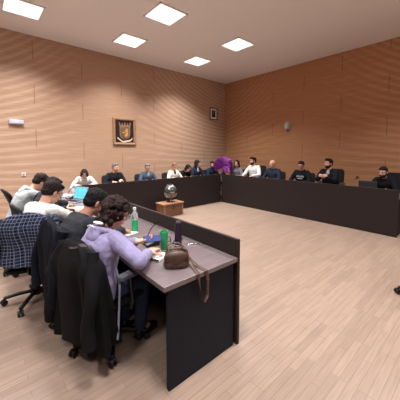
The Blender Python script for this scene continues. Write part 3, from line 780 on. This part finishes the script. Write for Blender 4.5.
gl = thing('eyeglasses', 'dark folded glasses lying left of the thermos', 'glasses', (-4.52, -3.74, TZ), R(-30))
g = G()
for q in (1, -1):
    g.tube([(.0 + .003, q * .034 + .026 * math.cos(k * PI / 6), .022 + .019 * math.sin(k * PI / 6)) for k in range(13)], .0024, 6)
g.tube([(.003, -.01, .026), (.003, .01, .026)], .0024, 6)
obj('front_frame', g, glassm, gl)
for q in (1, -1): obj('temple', G().tube([(.003, q * .06, .026), (-.07, q * .058, .02), (-.13, q * .055, .004)], .0024, 6), glassm, gl)
tag(obj('phone', G().box((0, 0, .005), (.15, .074, .009)), blk, None, (-4.46, -3.78, TZ), R(40), bevel=.004), 'black phone lying flat between tumbler and thermos', 'phone')
k = thing('pen', 'silver pen lying behind the dark thermos', 'pen', (-4.40, -3.95, TZ + .005), R(-35))
obj('barrel', G().capsule((-.06, 0, 0), (.055, 0, 0), .0045, .004), chrome, k)
obj('clip', G().box((-.045, 0, .005), (.035, .003, .002)), chrome, k)
# papers and laptop further along
PS = [('large white sheet in front of the person in the white T-shirt', -4.80, -2.02, .42, .30, 10), ('white sheet lying beyond the large white sheet', -4.66, -1.62, .30, .21, -12), ('white sheet under the hands of the person in the grey hoodie', -4.90, -1.14, .21, .30, 5),
      ('white sheet in front of the person in the charcoal shirt', -4.80, -3.0, .21, .30, 8), ('white sheet at the table corner near the person with the bob', -4.62, -.2, .30, .21, 25)]
for i, (lb, x, y, w, d, r) in enumerate(PS):
    tag(obj('sheet_of_paper', G().box((0, 0, .0012), (w, d, .0018)), paper, None, (x, y, TZ + .0003), R(r)), lb, 'paper')
def laptop(label, loc, rot, opening, bodym, screenm):
    t = thing('laptop', label, 'laptop', loc, rot)
    obj('keyboard_base', G().box((0, 0, .009), (.24, .34, .016)), bodym, t, bevel=.004)
    M = Matrix.Rotation(R(opening), 3, 'Y'); H = Vector((.118, 0, .016))
    ld = obj('lid', G().box(H + M @ Vector((0, 0, .118)), (.008, .34, .235), M), bodym, t, bevel=.003)
    obj('screen', G().box(H + M @ Vector((-.0048, 0, .12)), (.001, .315, .20), M), screenm, ld, smooth=False)
    kb = G()
    for r in range(5):
        for c in range(12): kb.box((-.04 + .026 * r - .02, -.132 + .024 * c, .0178), (.02, .019, .003))
    obj('keyboard', kb, blk, t, smooth=False)
    return t
scr = pmat('laptop_screen', (90, 170, 200), .2, var=.3, scale=18, emit=(80, 170, 205), estr=.8)
laptop('open laptop with a blue screen at the far end of the near desk', (-4.66, -1.0, TZ), R(22), 14, pmat('silver_laptop', (150, 150, 156), .35, metal=.6, var=0), scr)
laptop('dark laptop open in front of the rightmost bearded person', (.44, -4.02, TZ), R(180), 8, pmat('dark_laptop', (62, 60, 64), .35, var=0, spec=.5), pmat('laptop_screen_dim', (60, 70, 90), .2, var=0, emit=(120, 140, 180), estr=.5))
lathe_thing('paper_cup', 'white paper cup near the open blue-screened laptop', 'cup', (-4.80, -.74, TZ), [('cup_body', [(.026, 0), (.036, .09), (.038, .093), (.034, .09), (.025, .006), (0, .005)], paper)])
lathe_thing('water_bottle', 'small clear bottle near the table corner by the person with the bob', 'bottle', (-4.55, .28, TZ), [('bottle_body', [(.03, .0), (.032, .005), (.032, .13), (.025, .16), (.013, .18), (.013, .20)], clear), ('cap', [(.015, .198), (.015, .215), (0, .216)], pmat('blue_cap', (60, 110, 170), .4, var=0))])

# ------------------------------------------------------------------ raffle globe on its wooden chest
oak = pmat('chest_oak', (112, 76, 54), .5, var=.2, scale=5, stretch=(1, 1, 8)); oakd = pmat('chest_top_oak', (156, 116, 88), .45, var=.15, scale=5, stretch=(8, 1, 1))
brass = pmat('dark_brass', (96, 84, 70), .4, metal=.8, var=.1)
CH = (-2.20, .0, 0)
chest = thing('wooden_chest', 'wooden chest on the floor in front of the back desk', 'chest', (-2.22, -.36, 0), R(0))
obj('chest_body', G().box((0, 0, .155), (.60, .34, .29)), oak, chest, bevel=.006)
obj('chest_lid', G().box((0, 0, .317), (.63, .37, .034)), oakd, chest, bevel=.006)
obj('plinth', G().box((0, 0, .01), (.56, .30, .02)), pmat('plinth_dark', (50, 36, 30), .5), chest)
obj('latch', G().box((0, -.172, .25), (.06, .012, .11)), brass, chest, bevel=.003)
for sx in (-1, 1): obj('corner_strap', G().box((sx * .27, -.171, .155), (.03, .006, .28)), oakd, chest, bevel=.001)
glb = thing('raffle_globe', 'clear glass raffle globe on a metal foot, on top of the wooden chest', 'globe', (-2.20, -.36, .334), 0)
GR = .165
obj('foot', G().lathe([(.11, 0), (.115, .008), (.10, .018), (.03, .03), (.018, .05), (.016, .095), (.035, .11), (.05, .115)]), chrome, glb)
prof = [(GR * math.cos(a), .265 + GR * math.sin(a)) for a in [-PI / 2 + PI * k / 24 for k in range(25)]]
prof_in = [((GR - .004) * math.cos(a), .265 + (GR - .004) * math.sin(a)) for a in [PI / 2 - PI * k / 24 for k in range(25)]]
glassmat = pmat('clear_glass', (240, 244, 246), .03, var=0, trans=.97)
obj('glass_sphere', G().lathe(prof, n=40).lathe(prof_in, n=40), glassmat, glb)
obj('equator_band', G().lathe([(GR + .001, .250), (GR + .006, .250), (GR + .006, .280), (GR + .001, .280)], (0, 0, 0), 40), chrome, glb)
obj('top_knob', G().lathe([(.03, .428), (.034, .436), (.012, .446), (.016, .46), (.0, .47)]), chrome, glb)
for sx in (-1, 1):
    obj('bracket', G().tube([(sx * .04, 0, .11), (sx * .11, 0, .12), (sx * .168, 0, .19), (sx * .178, 0, .265)], .008), chrome, glb)
for k in range(9):                                             # chrome meridian wires, added so the globe looks brighter and silvery
    a = PI * k / 9
    obj('added_wire', G().tube([((GR + .003) * math.sin(b) * math.cos(a), (GR + .003) * math.sin(b) * math.sin(a), .265 + (GR + .003) * math.cos(b)) for b in [2 * PI * q / 40 for q in range(41)]], .0034, 6), chrome, glb)

# ------------------------------------------------------------------ purple flower fan in the corner
pur = pmat('purple_petals', (160, 78, 170), .7, var=.3, scale=25)
fl = thing('flower_arrangement', 'big purple fan of feathery blooms in the far desk corner', 'flowers', (.66, .52, TZ), R(-135))
obj('vase', G().lathe([(.05, 0), (.075, .02), (.085, .08), (.05, .13), (.045, .15)]), pmat('dark_vase', (54, 34, 60), .3, var=.05), fl)
g = G(); rf = random.Random(3)
for k in range(420):
    u = rf.uniform(-.45, 1); th = rf.uniform(0, 2 * PI); r = math.sqrt(1 - u * u)
    d = Vector((r * math.cos(th) * .62, r * math.sin(th), u)); d.normalize()
    c = Vector((0, 0, .34)); L = rf.uniform(.33, .37)
    a = c + d * .03; b = c + Vector((d.x * .75, d.y, d.z)) * L; sd = d.orthogonal().normalized() * .024
    md = a.lerp(b, .7); nrm = d.cross(sd).normalized() * .004
    g.loft([[a - sd * .3, a + nrm, a + sd * .3, a - nrm], [md - sd, md + nrm, md + sd, md - nrm], [b - sd * .35, b + nrm * .5, b + sd * .35, b - nrm * .5]])
pl = obj('petals', g, pur, fl, ang=60); pl['kind'] = 'stuff'
obj('stems', G().tube([(0, 0, .02), (0, 0, .36)], .03), pmat('stem_purple', (70, 40, 84), .7), fl)

# ------------------------------------------------------------------ things on the walls
gold = pmat('gilded_frame', (172, 134, 100), .45, var=.15, scale=12, metal=.15)
def frame_parts(t, w, h, bw, dep, m):
    """mitred frame in the x-z plane, front at -y"""
    g = G(); o = [(-w / 2, -h / 2), (w / 2, -h / 2), (w / 2, h / 2), (-w / 2, h / 2)]
    rs = []
    for ins, y in ((0, 0), (0, -dep * .8), (bw * .3, -dep), (bw * .7, -dep * .9), (bw, -dep * .5), (bw, 0)):
        rs.append([Vector((x - math.copysign(ins, x), y, z - math.copysign(ins, z))) for x, z in o])
    g.loft(rs + [rs[0]], cap=False)
    return obj('frame', g, m, t, smooth=False)
cr = thing('framed_crest', 'gilt-framed coat of arms with crown and ribbon on the back wall', 'picture', (-2.515, YB, 2.215))
frame_parts(cr, .72, .80, .075, .05, gold)
obj('backboard', G().box((0, -.008, 0), (.60, .016, .68)), pmat('dark_velvet', (40, 24, 27), .9, var=.15), cr, smooth=False)
tan = pmat('crest_tan', (148, 118, 92), .5, var=.12, scale=20); ora = pmat('crest_gold', (206, 148, 84), .45, var=.1); wht = pmat('ribbon_ivory', (222, 206, 186), .6, var=.08); dk = pmat('crest_bronze', (112, 92, 78), .5, var=.12)
def shield(w, h, y, cz, th):
    pts = [(-w / 2, h / 2), (w / 2, h / 2)] + [(w / 2 * math.cos(a) ** .7, -h * .02 - h * .48 * math.sin(a)) for a in [PI / 2 * k / 9 for k in range(10)]] + [(-w / 2 * math.cos(a) ** .7, -h * .02 - h * .48 * math.sin(a)) for a in [PI / 2 * k / 9 for k in range(8, -1, -1)]]
    return G().prism([(x, z + cz) for x, z in pts], th, Matrix.Translation((0, y, 0)).to_3x3() if False else None), y
g, y = shield(.33, .36, 0, -.05, .03); o = obj('shield', g, tan, cr, (0, -.03, 0), smooth=False)
g, y = shield(.27, .30, 0, -.05, .012); obj('shield_field', g, dk, o, (0, -.02, 0), smooth=False)
g = G()                                                        # the charge on the shield
g.box((.035, 0, .02), (.11, .012, .05)); g.box((.05, 0, -.06), (.08, .012, .09)); g.box((-.05, 0, -.03), (.08, .012, .035)); g.ell((.02, 0, -.12), (.05, .01, .045)); g.ell((.05, 0, .06), (.035, .01, .03))
obj('charge', g, ora, o, (0, -.03, 0), smooth=False)
g = G(); g.box((0, 0, .155), (.32, .04, .045))
for k in range(5):
    x = -.15 + .075 * k; hh = .075 if k % 2 == 0 else .055
    g.prism([(x - .03, .17), (x + .03, .17), (x * 1.12 + .012, .17 + hh), (x * 1.12 - .012, .17 + hh)], .03); g.ell((x * 1.15, 0, .18 + hh), (.018, .016, .018), None, 10, 6)
obj('crown', g, tan, cr, (0, -.035, 0), smooth=False)
g = G(); rs = []
for k in range(17):
    u = -1 + k / 8; x = .235 * u; z = -.295 + .10 * abs(u) ** 2.2 + .012 * math.sin(u * 6); hh = .024
    rs.append([Vector((x, -.008, z - hh)), Vector((x, .008, z - hh)), Vector((x, .008, z + hh)), Vector((x, -.008, z + hh))])
obj('ribbon', g.loft(rs), wht, cr, (0, -.035, 0), smooth=False)
po = thing('framed_portrait', 'small dark-framed portrait with white mount, high by the room corner', 'picture', (1.195, YB, 3.10))
frame_parts(po, .40, .47, .035, .03, pmat('dark_frame', (44, 34, 40), .4, var=.05))
mt = obj('mount', G().box((0, -.006, 0), (.35, .012, .42)), pmat('white_mount', (242, 242, 248), .7, var=.02), po, smooth=False)
ph = obj('photograph', G().box((0, -.0135, 0), (.19, .003, .27)), pmat('portrait_blue', (30, 44, 76), .4, var=.2, scale=10), po, smooth=False)
g = G().ell((0, -.016, .05), (.035, .002, .045)); obj('portrait_face', g, pmat('portrait_skin', (120, 110, 112), .5, var=.1), ph)
g = G().ell((0, -.016, -.06), (.075, .002, .07)); obj('portrait_suit', g, pmat('portrait_suit', (24, 30, 44), .5, var=.1), ph)
em = thing('emergency_light', 'long white emergency light box on the back wall, upper left', 'light', (-5.17, YB, 2.305))
obj('housing', G().box((0, -.03, 0), (.28, .06, .10)), pmat('white_housing', (206, 206, 216), .4, var=.03), em, bevel=.012, seg=3)
obj('lens', G().box((0, -.061, -.004), (.22, .006, .062)), pmat('light_lens', (200, 204, 222), .3, var=.02), em, bevel=.004)
obj('indicator', G().ell((.01, -.065, .015), (.018, .006, .014)), pmat('indicator_lamp', (240, 244, 255), .3, var=0, emit=(225, 235, 255), estr=1.5), em)
so = thing('wall_socket', 'small white socket plate on the back wall above the grey hoodie', 'socket', (-5.075, YB, 1.075))
obj('plate', G().box((0, -.006, 0), (.085, .012, .085)), pmat('socket_white', (222, 222, 224), .4, var=.02), so, bevel=.004)
g = G().lathe([(.0, 0), (.02, 0), (.022, .002), (.022, .004)], (0, -.013, 0), 18, Matrix.Rotation(PI / 2, 3, 'X')); obj('outlet', g, pmat('socket_grey', (150, 150, 152), .5, var=0), so)
spk = thing('wall_speaker', 'white rounded loudspeaker on the right wall', 'speaker', (XR, -1.24, 2.46), -PI / 2)
wsp = pmat('speaker_white', (206, 204, 202), .5, var=.04)
rs = []
for k in range(9):
    a = PI / 2 * k / 8; y = -.03 - .12 * math.sin(a); sc = max(.02, math.cos(a) ** .55)
    rs.append([Vector((x.x * sc, y, x.y * sc)) for x in rrect(.17, .27, 0, .075)])
obj('grille', G().loft(rs), pmat('speaker_grille', (190, 190, 194), .6, var=.3, scale=140), spk, ang=60)
obj('housing', G().loft([[Vector((x.x, 0, x.y)) for x in rrect(.17, .27, 0, .075)], [Vector((x.x, -.04, x.y)) for x in rrect(.18, .28, 0, .08)]]), wsp, spk)
obj('bracket', G().box((0, -.05, -.15), (.05, .09, .035)), pmat('bracket_grey', (90, 86, 86), .5, var=0), spk, bevel=.005)
kn = thing('coat_hook', 'small brown knob fixed low on the right wall', 'hook', (XR, -3.33, .935), -PI / 2)
Mx = Matrix.Rotation(PI / 2, 3, 'X')
obj('base_plate', G().lathe([(.028, 0), (.028, .008), (.012, .012)], n=18, M=Mx), pmat('hook_bronze', (92, 62, 46), .5, var=.1), kn)
obj('knob', G().lathe([(.011, .012), (.011, .03), (.024, .036), (.026, .048), (.016, .056), (0, .058)], n=18, M=Mx), pmat('hook_bronze', (92, 62, 46)), kn)

# ------------------------------------------------------------------ world, camera, view
w = bpy.data.worlds.new('world'); scene.world = w; w.use_nodes = True
w.node_tree.nodes['Background'].inputs[0].default_value = (1, 1, 1, 1); w.node_tree.nodes['Background'].inputs[1].default_value = .05
cd = bpy.data.cameras.new('camera'); cam = bpy.data.objects.new('camera', cd); COL.objects.link(cam)
cd.sensor_width = 36; cd.lens = 256.176 / 400 * 36; cd.shift_y = -(200 - 169.05) / 400; cd.clip_start = .05
cam.location = (-5.8896, -5.7573, 1.6191); cam.rotation_euler = (PI / 2 - .068, 0, -.715)
scene.camera = cam
vs = scene.view_settings
vs.view_transform = 'Standard'; vs.look = 'None'; vs.gamma = 1; vs.use_curve_mapping = False; vs.exposure = -0.26
scene.cycles.max_bounces = 8
scene.cycles.use_denoising = True
